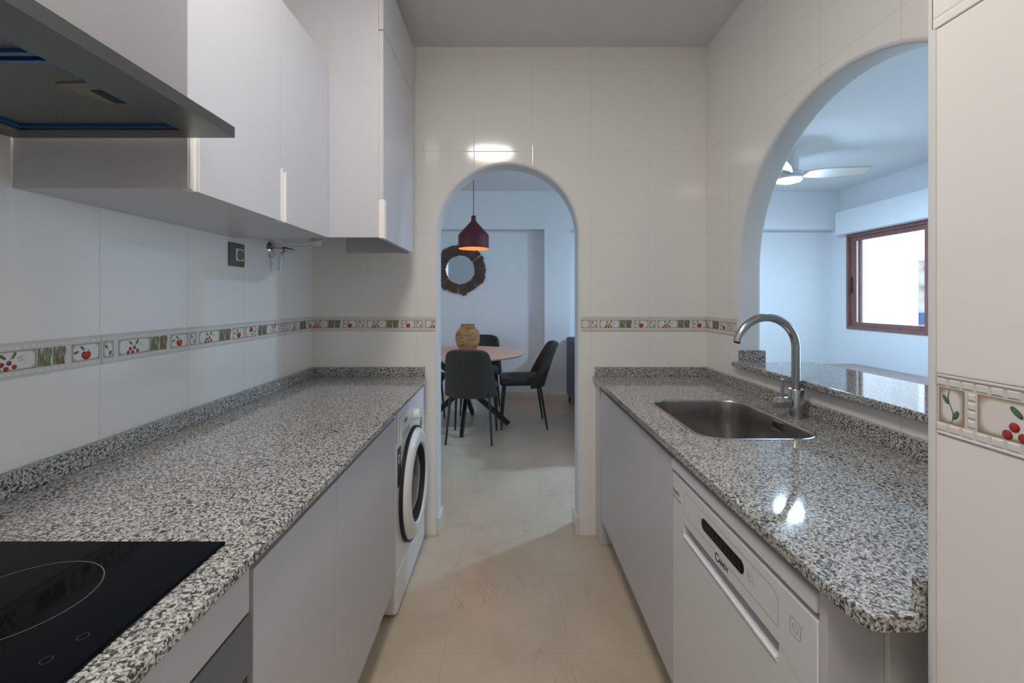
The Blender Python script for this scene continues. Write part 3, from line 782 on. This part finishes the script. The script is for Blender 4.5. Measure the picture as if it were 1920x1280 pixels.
for k, (y0, y1) in enumerate(((.387, .632), (.646, .898))):
    f = obj('grease_filter', bx(-.985, -.667, y0+.004, y1-.004, HZ0+.010, HZ0+.020), M['filter'], hd)
    bm = plate([(-.989, y0-.001), (-.663, y0-.001), (-.663, y1+.001), (-.989, y1+.001)], [[(-.978, y0+.008), (-.674, y0+.008), (-.674, y1-.008), (-.978, y1-.008)]], HZ0+.004, HZ0+.0102, lambda u, v, t: (u, v, t))
    obj('film_edge', bm, M['film'], f, label='blue protective film around the filter')
    l = obj('latch', prism([(-.674, y1-.18), (-.735, y1-.176), (-.715, y1-.105), (-.674, y1-.085)], HZ0+.0075, HZ0+.0098), M['latch'], f, label='beige release latch')
    obj('latch_slot', bx(-.700, -.682, y1-.155, y1-.105, HZ0+.0065, HZ0+.0076, .0004), M['darkgap'], f)

# ------------------------------------------------------------------ right base units
DXR = .4815
bc4, B = base_cab('white sink cabinet between the dishwasher and the doorway wall', 1.290, 2.300, DXR, 1, .58, plinth_in=.068)
for o in [c for c in bc4.children if c.name.startswith('body')]: bpy.data.objects.remove(o)
bm = B(.020, .58, 1.291, 2.299, .163, .60); box(bm, DXR+.02, DXR+.58, 1.291, 1.300, .60, CT-.006); box(bm, DXR+.02, DXR+.58, 1.845, 2.299, .60, CT-.006)
obj('body', bm, M['cab_in'], bc4)
obj('door', B(0, .019, 1.2915, 2.255, .165, .817, .0012), M['cab'], bc4)
fl = tag(obj('filler_panel', bx(.4835, .555, 2.306, YE-.003, .001, CT-.004, .001), M['cab']), 'narrow white filler panel reaching the floor beside the doorway wall', 'panel')
# dishwasher
DY0, DY1 = .684, 1.286
dw = thing('dishwasher', 'white dishwasher with black display under the granite worktop', 'dishwasher', (.78, .985, 0))
obj('body', bx(DXR+.03, 1.06, DY0+.004, DY1-.004, .02, .790), M['darkgap'], dw)
HY0, HY1, HZa, HZb = .786, 1.203, .640, .668
# door: front plate with handle recess
bm = plate([(DY0, .10), (DY1, .10), (DY1, .781), (DY0, .781)], [[(HY0, HZa), (HY1, HZa), (HY1, HZb), (HY0, HZb)]], DXR, DXR+.028, mpR, bev=.004, seg=3,
           bev_which=lambda a, b: a.z < DXR+.001 and b.z < DXR+.001)
dd = obj('door', bm, M['enamel_dw'], dw, smooth=True)
obj('handle_recess', bx(DXR+.022, DXR+.027, HY0, HY1, HZa, HZb), M['groove'], dd, label='grey shaded grip recess')
obj('grip_lip', tube(BM(), [(DXR+.001, HY0+.002, HZa-.001), (DXR+.001, HY1-.002, HZa-.001)], .0048, 12), M['enamel'], dd, smooth=True)
obj('top_lid', bx(DXR-.004, 1.06, DY0, DY1, .790, .8215, .0065, 4), M['enamel_dw'], dw, smooth=True)
obj('plinth', bx(DXR+.06, DXR+.07, DY0+.003, DY1-.003, .005, .10), M['enamel_dw'], dw)
# prints; reading direction goes from far (+y) to near
def mpd(y0, z0, x=DXR-.0002): return lambda u, v, t: (x-t, y0-u, z0+v)
def pr_line(bm, pts, w=.0007, x=DXR-.0004):
    n = len(pts)
    for i in range(n-1):
        (a, b), (c, d) = pts[i], pts[i+1]; dx, dy = c-a, d-b; l = math.hypot(dx, dy) or 1; nx, ny = -dy/l*w/2, dx/l*w/2
        vs = [bm.verts.new((x, p, q)) for p, q in ((a+nx, b+ny), (c+nx, d+ny), (c-nx, d-ny), (a-nx, b-ny))]; bm.faces.new(vs)
bm = plate(rrect(.898, 1.092, .7165, .744, .0135, 8), [], DXR-.0012, DXR-.0001, mpR)
dsp = obj('display', bm, M['glass_black'], dd, label='black pill shaped display')
bm = BM()
for k in range(9):
    yy = 1.070-k*.019; pr_line(bm, [(yy, .722), (yy, .739)], .0006, DXR-.0014); pr_line(bm, [(yy, .724), (yy-.009, .724)], .0006, DXR-.0014)
obj('display_print', bm, M['ring'], dsp)
pts = [(1.200, .698), (1.200, .752), (1.194, .758), (.800, .758), (.787, .750), (.785, .740), (.785, .698), (1.200, .698)]
bm = BM(); pr_line(bm, pts)
pr_line(bm, [(DY1-.002, .698), (1.200, .672)], .0005); pr_line(bm, [(.785, .672), (DY0+.003, .640)], .0005)
for cy, cz, r in ((1.108, .7305, .008), (.877, .7305, .010)):
    pr_line(bm, [(cy+r*math.cos(2*PI*k/20), cz+r*math.sin(2*PI*k/20)) for k in range(21)])
pr_line(bm, [(.881, .7345), (.881, .7265), (.874, .7305), (.881, .7345)]); pr_line(bm, [(.867, .724), (.858, .724)], .001)
q = rrect(.725, .752, .716, .744, .005, 4); pr_line(bm, q+[q[0]])
pr_line(bm, [(.7385+.007*math.cos(2*PI*k/16), .730+.007*math.sin(2*PI*k/16)) for k in range(17)]); pr_line(bm, [(.722, .744), (.718, .744)], .001)
obj('panel_print', bm, M['line'], dd)
b, w = text_bm('C', .026, mpd(1.024, .6805), bold=.0004); b2, w2 = text_bm('ANDY', .0155, mpd(1.024-w-.001, .6825), bold=.0004)
obj('brand_print', join(b, b2), M['print'], dd)
b, w = text_bm('Rapidó', .016, mpd(1.279, .728), bold=.0003); b2, w2 = text_bm('Wi-Fi + Bluetooth', .0075, mpd(1.279, .714))
obj('model_print', join(b, b2), M['line'], dd)
# end panel and recess beyond the dishwasher
ep = thing('end_panel', 'white side panel standing beside the dishwasher under the worktop corner', 'panel', (.77, .67, 0))
obj('panel', bx(DXR, 1.08, .6645, .682, .001, CT-.003, .0008), M['cab'], ep)
ep2 = tag(obj('filler_panel', bx(.566, 1.08, .655, .6635, .001, CT-.003, .0008), M['cab_in']), 'recessed white filler panel in the dark gap beside the near pier', 'panel')

# sink
sn = thing('sink', 'single bowl stainless steel sink set in the granite worktop', 'sink', (.768, 1.57, CZ-.2))
def loft(bm, loops, capend=True):
    rings = [[bm.verts.new(p) for p in L] for L in loops]; n = len(rings[0])
    for a, b in zip(rings, rings[1:]):
        for k in range(n): bm.faces.new((a[k], a[(k+1) % n], b[(k+1) % n], b[k]))
    if capend: bm.faces.new(rings[-1])
    return bm
def RR(i, r, z, n=10): return [(x, y, z) for x, y in rrect(SX0+i, SX1-i, SY0+i, SY1-i, max(r, .01), n)]
L = [RR(0, .088, CZ+.0004), RR(.0015, .087, CZ+.0018), RR(.007, .082, CZ+.0018), RR(.010, .079, CZ-.001), RR(.011, .078, CZ-.006)]
L += [RR(.013, .076, CZ-.10), RR(.014, .075, CZ-.155)]
for k in range(1, 7):
    a = PI/2*k/6; L.append(RR(.014+.028*(1-math.cos(a)), .075-.028*(1-math.cos(a)), CZ-.155-.028*math.sin(a)))
L.append(RR(.12, .03, CZ-.186))
obj('bowl', loft(BM(), L), M['steel'], sn, smooth=True)
obj('drain', lathe(BM(), [(0, .001), (.030, .001), (.036, .005), (.045, .006), (.047, .001)], (.768, 1.57, CZ-.187), 'z', 40), M['chrome'], sn, smooth=True)
ofl = obj('overflow', frame(BM(), 1.545-.025, 1.545+.025, CZ-.042, CZ-.010, SX1-.0165, SX1-.0105, .004, .001), M['steel_tap'], sn, label='rectangular overflow slot')
obj('overflow_slot', bx(SX1-.0145, SX1-.0112, 1.545-.021, 1.545+.021, CZ-.038, CZ-.014), M['darkgap'], ofl)

# faucet
FX, FY = 1.017, 1.556
fc = thing('faucet', 'brushed steel swan neck kitchen tap behind the sink', 'faucet', (FX, FY, CZ))
bm = lathe(BM(), [(0, 0), (.0265, 0), (.0265, .004), (.0240, .006), (.0240, .098), (.0225, .1005), (.0150, .1005), (0, .1005)], (FX, FY, CZ), 'z', 40)
obj('base', bm, M['steel_tap'], fc, smooth=True)
tr, Ra = .0142, .107; zc = 1.231-tr-Ra
pts = [(FX, FY, CZ+.098), (FX, FY, CZ+.16)]+[(FX, FY, zc-.02)]
for k in range(0, 29):
    a = math.radians(168*k/28); pts.append((FX-Ra+Ra*math.cos(a), FY-.010*(1-math.cos(a))/2, zc+Ra*math.sin(a)))
sp = obj('spout', tube(BM(), pts, tr, 24), M['steel_tap'], fc, smooth=True)
e = Vector(pts[-1]); d = (e-Vector(pts[-2])).normalized()
obj('aerator', tube(BM(), [e-d*.001, e+d*.006], .0105, 20), M['darkgap'], sp)
hx = .918
bm = lathe(BM(), [(.016, -.022), (.0185, -.024), (.0185, -.070), (.0170, -.073), (0, -.073)], (FX, FY, hx), 'x', 32)
hh = obj('valve_body', bm, M['steel_tap'], fc, smooth=True)
obj('lever', tube(BM(), [(FX-.048, FY, hx+.015), (FX-.048, FY, hx+.082)], .0052, 14), M['steel_tap'], hh, smooth=True)
obj('joint_line', lathe(BM(), [(.0187, -.050), (.0187, -.0508), (.0183, -.0508), (.0183, -.050)], (FX, FY, hx), 'x', 32, True), M['darkgap'], hh)

# ------------------------------------------------------------------ kitchen ceiling lamp (above the camera)
kl = thing('ceiling_lamp', 'round flush ceiling lamp seen only as a bright reflection above the doorway', 'lamp', (-.145, .78, H))
obj('housing', lathe(BM(), [(0, 0), (.205, 0), (.212, -.012), (.212, -.035), (.203, -.035)], (-.145, .78, H-.001), 'z', 48), M['housing'], kl, smooth=True)
obj('diffuser', lathe(BM(), [(.203, -.034), (.200, -.046), (.185, -.052), (0, -.054)], (-.145, .78, H-.001), 'z', 48), emit('warm_lamp_diffuser', (1, .955, .91, 1), 31), kl, smooth=True)
fill_lamp = thing('ceiling_lamp', 'added round fill lamp on the ceiling, unseen behind the camera', 'lamp', (-.1, -.65, H))  # fill lamp added out of view to brighten the far end of the kitchen
obj('housing', lathe(BM(), [(0, 0), (.275, 0), (.285, -.012), (.285, -.035), (.275, -.035)], (-.1, -.65, H-.001), 'z', 48), M['housing'], fill_lamp, smooth=True)
obj('diffuser', lathe(BM(), [(.275, -.034), (.27, -.046), (.25, -.052), (0, -.054)], (-.1, -.65, H-.001), 'z', 48), emit('fill_lamp_diffuser', (1, .955, .91, 1), 11), fill_lamp, smooth=True)

# ------------------------------------------------------------------ living room
# pendant
px, py = -.338, 4.52
pl = thing('pendant_lamp', 'dark red pendant lamp with orange inside over the dining table', 'lamp', (px, py, 1.80))
prof = [(.022, .335), (.0235, .33), (.0235, .292), (.030, .276), (.150, .145), (.1555, .132), (.1555, .0), (.1525, .0), (.1525, .130), (.147, .142), (.026, .272)]
sh = obj('lamp_shade', lathe(BM(), prof[:7], (px, py, 1.80), 'z', 56), M['maroon'], pl, smooth=True)
obj('shade_lining', lathe(BM(), [(.1555, .0), (.1530, .0), (.1525, .130), (.147, .142), (.028, .272), (0, .275)], (px, py, 1.80), 'z', 56), M['orange'], sh, smooth=True, label='orange inside')
obj('cord', tube(BM(), [(px, py, 2.134), (px, py, H-.02)], .0035, 8), M['darkgap'], pl)
obj('canopy', lathe(BM(), [(0, 0), (.05, 0), (.05, -.022), (0, -.024)], (px, py, H-.0005), 'z', 32), M['maroon'], pl)
obj('bulb', lathe(BM(), [(0, .075), (.026, .085), (.032, .11), (.022, .145), (.014, .165), (.014, .20)], (px, py, 1.80), 'z', 24), emit('warm_bulb', (1, .74, .50, 1), 36), pl, smooth=True)

# mirror
mx, mz = -.601, 1.666
mr = thing('round_mirror', 'round wall mirror in a frame of dark wooden blocks', 'mirror', (mx, FARY, mz))
obj('mirror_glass', lathe(BM(), [(0, -.018), (.197, -.018), (.197, -.004)], (mx, FARY, mz), 'y', 56), M['mirror'], mr)
bm = BM(); nb = 36
for k in range(nb):
    a = 2*PI*(k+random.uniform(-.18, .18))/nb; r0 = .186+random.uniform(-.004, .004); r1 = .325+random.uniform(-.02, .015)
    w0 = .0160; w1 = .0275+random.uniform(-.003, .003); tk = .028+random.uniform(-.006, .008)
    b2 = bx(r0, r1, -1, 1, -tk, -.0005, 0)
    for v in b2.verts:
        t = (v.co.x-r0)/(r1-r0); v.co.y *= w0+(w1-w0)*t
    bmesh.ops.bevel(b2, geom=b2.edges[:], offset=.003, segments=1, affect='EDGES')
    for v in b2.verts:
        r, s, y = v.co.x, v.co.y, v.co.z
        v.co = Vector((mx+r*math.cos(a)-s*math.sin(a), FARY+y, mz+r*math.sin(a)+s*math.cos(a)))
    join(bm, b2)
obj('frame', bm, M['mirror_wood'], mr)

# table
tx, ty = -.42, 4.48
tb = thing('dining_table', 'round wooden dining table on crossed black legs', 'table', (tx, ty, 0))
obj('tabletop', lathe(BM(), [(0, .750), (.597, .750), (.600, .747), (.600, .742), (.585, .728), (0, .728)], (tx, ty, 0), 'z', 72), M['table_wood'], tb, smooth=True)
hub = obj('hub', lathe(BM(), [(0, .33), (.045, .33), (.045, .43), (0, .43)], (tx, ty, 0), 'z', 24), M['black_metal'], tb)
def beam(bm, p, q, w, h):
    p, q = Vector(p), Vector(q); d = (q-p).normalized(); s = d.cross(Vector((0, 0, 1))).normalized(); u = s.cross(d)
    A = [bm.verts.new(p+s*a*w/2+u*b*h/2) for a, b in ((-1, -1), (1, -1), (1, 1), (-1, 1))]
    B = [bm.verts.new(q+s*a*w/2+u*b*h/2) for a, b in ((-1, -1), (1, -1), (1, 1), (-1, 1))]
    bm.faces.new(A[::-1]); bm.faces.new(B)
    for k in range(4): bm.faces.new((A[k], A[(k+1) % 4], B[(k+1) % 4], B[k]))
    bmesh.ops.bevel(bm, geom=bm.edges[:], offset=.004, segments=1, affect='EDGES')
    return bm
for fx, fy in ((.02, 4.50), (-.438, 4.10), (-.36, 4.95), (-.85, 4.46)):
    dx, dy = fx-tx, fy-ty; l = math.hypot(dx, dy); ox, oy = -dy/l*.02, dx/l*.02
    bm = beam(BM(), (fx+ox, fy+oy, .012), (tx-dx*.82+ox, ty-dy*.82+oy, .727), .035, .055)
    # flat feet on the floor
    for v in bm.verts: v.co.z = max(v.co.z, .0)
    obj('leg', bm, M['black_metal'], tb)
# vase
va = thing('woven_vase', 'round woven straw vase on the dining table', 'vase', (-.405, 4.60, .7502))
n = 60; prof = [(0, .0)]; prof2 = []
shape = [(.075, .0), (.098, .03), (.117, .07), (.127, .12), (.126, .165), (.112, .205), (.088, .232), (.074, .245), (.072, .268), (.074, .275)]
from math import floor
def interp(t):
    x = t*(len(shape)-1); i = min(int(x), len(shape)-2); f = x-i; return tuple(shape[i][j]*(1-f)+shape[i+1][j]*f for j in (0, 1))
for k in range(n+1):
    r, h = interp(k/n); prof.append((r+.0016*math.sin(h*2*PI/.011), h))
prof += [(.066, .272), (.066, .20), (.08, .10), (0, .02)]
obj('vase', lathe(BM(), prof, (-.405, 4.60, .7502), 'z', 56), M['vase'], va, smooth=True)

# chairs (local coordinates, facing +y)
def make_chair(label):
    t = thing('dining_chair', label, 'chair', (0, 0, 0), 'dark green dining chairs round the table')
    bm = bx(-.225, .225, -.20, .235, .425, .505, .034, 4)
    for v in bm.verts:
        f = (v.co.y+.20)/.435; v.co.x *= .98-.13*(1-f)
        if v.co.z > .47: v.co.z += .012*(1-(v.co.x/.225)**2)-.008*f
    obj('seat', bm, M['chair'], t, smooth=True, local=True)
    bm = BM(); nu, nv = 14, 12; grid = []
    for j in range(nv+1):
        v = j/nv; row = []
        for i in range(nu+1):
            u = -1+2*i/nu
            w = .232-.046*v
            if v > .86: w *= 1-.09*((v-.86)/.14)**2
            z = .405+.445*v-.024*abs(u)**6*(v > .5)*((v-.5)/.5)
            y = -.205-.150*v**1.15+.140*abs(u)**2.8*(1-.55*v)
            row.append(bm.verts.new((u*w, y, z)))
        grid.append(row)
    for j in range(nv):
        for i in range(nu): bm.faces.new((grid[j][i], grid[j][i+1], grid[j+1][i+1], grid[j+1][i]))
    o = obj('backrest', bm, M['chair'], t, smooth=True, local=True)
    for f in o.data.polygons: f.use_smooth = True
    m = o.modifiers.new('thick', 'SOLIDIFY'); m.thickness = .046; m.offset = 0
    b = o.modifiers.new('round', 'BEVEL'); b.width = .016; b.segments = 3; b.limit_method = 'ANGLE'; b.angle_limit = math.radians(50)
    for x, y, X, Y in ((-.185, .185, -.205, .22), (.185, .185, .205, .22), (-.175, -.165, -.205, -.235), (.175, -.165, .205, -.235)):
        obj('leg', tube(BM(), [(x, y, .425), (X, Y, 0)], [.0125, .009], 12), M['black_metal'], t, smooth=True, local=True)
    return t
ch = make_chair('dark green chair with its back to the kitchen, in front of the round table')
def place(r, x, y, rz): r.location = (x, y, 0); r.rotation_euler.z = rz
def dup(r, label):
    c = r.copy(); COL.objects.link(c); c['label'] = label
    for k in r.children:
        d = k.copy(); COL.objects.link(d); d.parent = c
    return c
c2 = dup(ch, 'dark green chair side on, right of the table next to the sofa')
c3 = dup(ch, 'dark green chair behind the table, its top showing beside the vase')
c4 = dup(ch, 'dark green chair mostly hidden by the left side of the doorway')
place(ch, -.318, 4.12, math.radians(-4)); place(c2, .160, 4.57, math.radians(92)); place(c3, -.30, 5.10, math.radians(178)); place(c4, -.885, 4.58, math.radians(-88))

# sofa
sx0, sx1, sy0, sy1 = .752, 1.66, 3.55, 5.50
sf = thing('sofa', 'grey fabric sofa beyond the dining chairs, back towards the table', 'sofa', ((sx0+sx1)/2, (sy0+sy1)/2, 0))
sy1 = 5.57
obj('base', bx(sx0+.04, sx1, sy0, sy1, .13, .40, .02, 3), M['sofa'], sf, smooth=True)
obj('backrest', bx(sx0, sx0+.16, sy0, sy1, .10, .815, .02, 3), M['sofa'], sf, smooth=True)
for y0, y1 in ((sy0-.001, sy0+.17), (sy1-.17, sy1+.001)):
    obj('armrest', bx(sx0+.16, sx1, y0, y1, .12, .60, .03, 3), M['sofa'], sf, smooth=True)
for k in range(2):
    ya = sy0+.18+k*.83; obj('seat_cushion', bx(sx0+.30, sx1+.01, ya, ya+.82, .40, .54, .04, 4), M['sofa'], sf, smooth=True)
    obj('back_cushion', bx(sx0+.10, sx0+.30, ya+.01, ya+.80, .52, 1.0, .06, 4), M['sofa'], sf, smooth=True)
for x in (sx0+.03, sx1-.06):
    for y in (sy0+.06, sy1-.06):
        obj('leg', tube(BM(), [(x, y, .13), (x, y, 0)], [.016, .011], 12), M['black_metal'], sf)

# tv bench under the window
tvb = thing('low_bench', 'long low grey-brown wooden bench along the window wall', 'bench', (4.0, 4.2, 0))
obj('top', bx(3.80, WX-.014, 2.9, 5.32, .480, .512, .003), M['shelf_wood'], tvb)
for y in (3.0, 4.1, 5.22):
    obj('leg', bx(3.86, 4.15, y-.02, y+.02, 0, .480), M['shelf_wood'], tvb)

# ceiling fan
fx, fy = 2.60, 4.05
fn = thing('ceiling_fan', 'white ceiling fan with a lit round lamp in the living room', 'fan', (fx, fy, H))
obj('canopy', lathe(BM(), [(0, 0), (.062, 0), (.062, -.205), (0, -.205)], (fx, fy, H-.001), 'z', 40), M['fan_white'], fn, smooth=True)
obj('motor', lathe(BM(), [(0, 0), (.085, -.003), (.098, -.015), (.098, -.040), (.07, -.046)], (fx, fy, H-.203), 'z', 40), M['fan_white'], fn, smooth=True)
obj('lamp_ring', lathe(BM(), [(0, .001), (.095, 0), (.106, -.006), (.107, -.030), (.103, -.030)], (fx-.02, fy, 2.405), 'z', 48), M['fan_white'], fn, smooth=True)
obj('lamp', lathe(BM(), [(.103, -.030), (.097, -.044), (.07, -.052), (0, -.054)], (fx-.02, fy, 2.405), 'z', 48), emit('fan_lamp_diffuser', (.50, .73, 1, 1), 540), fn, smooth=True)
for k, a0 in enumerate((-8, 110, 224)):
    a = math.radians(a0); bm = BM(); nL, nW = 20, 6; rows = []
    for i in range(nL+1):
        s = i/nL; r = .07+.60*s
        w = .030+.056*math.sin(min(1, s*1.6)*PI/2)-.012*s
        if s > .92: w *= math.sqrt(max(.05, 1-((s-.92)/.08)**2*.75))
        tw = math.radians(24-9*s); row = []
        for j in range(nW+1):
            q = -1+2*j/nW; yy = q*w*math.cos(tw)+.03*s; zz = -q*w*math.sin(tw)+.018*s-.004*q*q
            row.append(bm.verts.new((fx+r*math.cos(a)-yy*math.sin(a), fy+r*math.sin(a)+yy*math.cos(a), 2.428+zz)))
        rows.append(row)
    for i in range(nL):
        for j in range(nW): bm.faces.new((rows[i][j], rows[i+1][j], rows[i+1][j+1], rows[i][j+1]))
    o = obj('blade', bm, M['fan_blade'], fn, smooth=True)
    m = o.modifiers.new('thick', 'SOLIDIFY'); m.thickness = .008; m.offset = 0

# ------------------------------------------------------------------ light
w = bpy.data.worlds.new('sky'); scene.world = w; w.use_nodes = True; bgn = w.node_tree.nodes['Background']
bgn.inputs[0].default_value = (.66, .83, 1.0, 1); bgn.inputs[1].default_value = 2.1
def area(name, loc, rot, sx, sy, power, color):
    l = bpy.data.lights.new(name, 'AREA'); l.shape = 'RECTANGLE'; l.size = sx; l.size_y = sy; l.energy = power; l.color = color
    o = bpy.data.objects.new(name, l); COL.objects.link(o); o.location = loc; o.rotation_euler = rot; return o
area('balcony_fill', (WX+.45, (D0+D1)/2, 1.2), (0, PI/2, 0), 2.1, 1.5, 32, (.40, .68, 1.0))  # area light added outside the unseen opening to push daylight in

vs = scene.view_settings; vs.view_transform = 'Standard'; vs.look = 'None'; vs.gamma = 1; vs.use_curve_mapping = False; vs.exposure = 0.27
scene.cycles.use_denoising = True
scene.cycles.max_bounces = 10; scene.cycles.diffuse_bounces = 6; scene.cycles.glossy_bounces = 5; scene.cycles.transparent_max_bounces = 8
scene.cycles.caustics_reflective = False; scene.cycles.caustics_refractive = False
scene.cycles.sample_clamp_indirect = 6
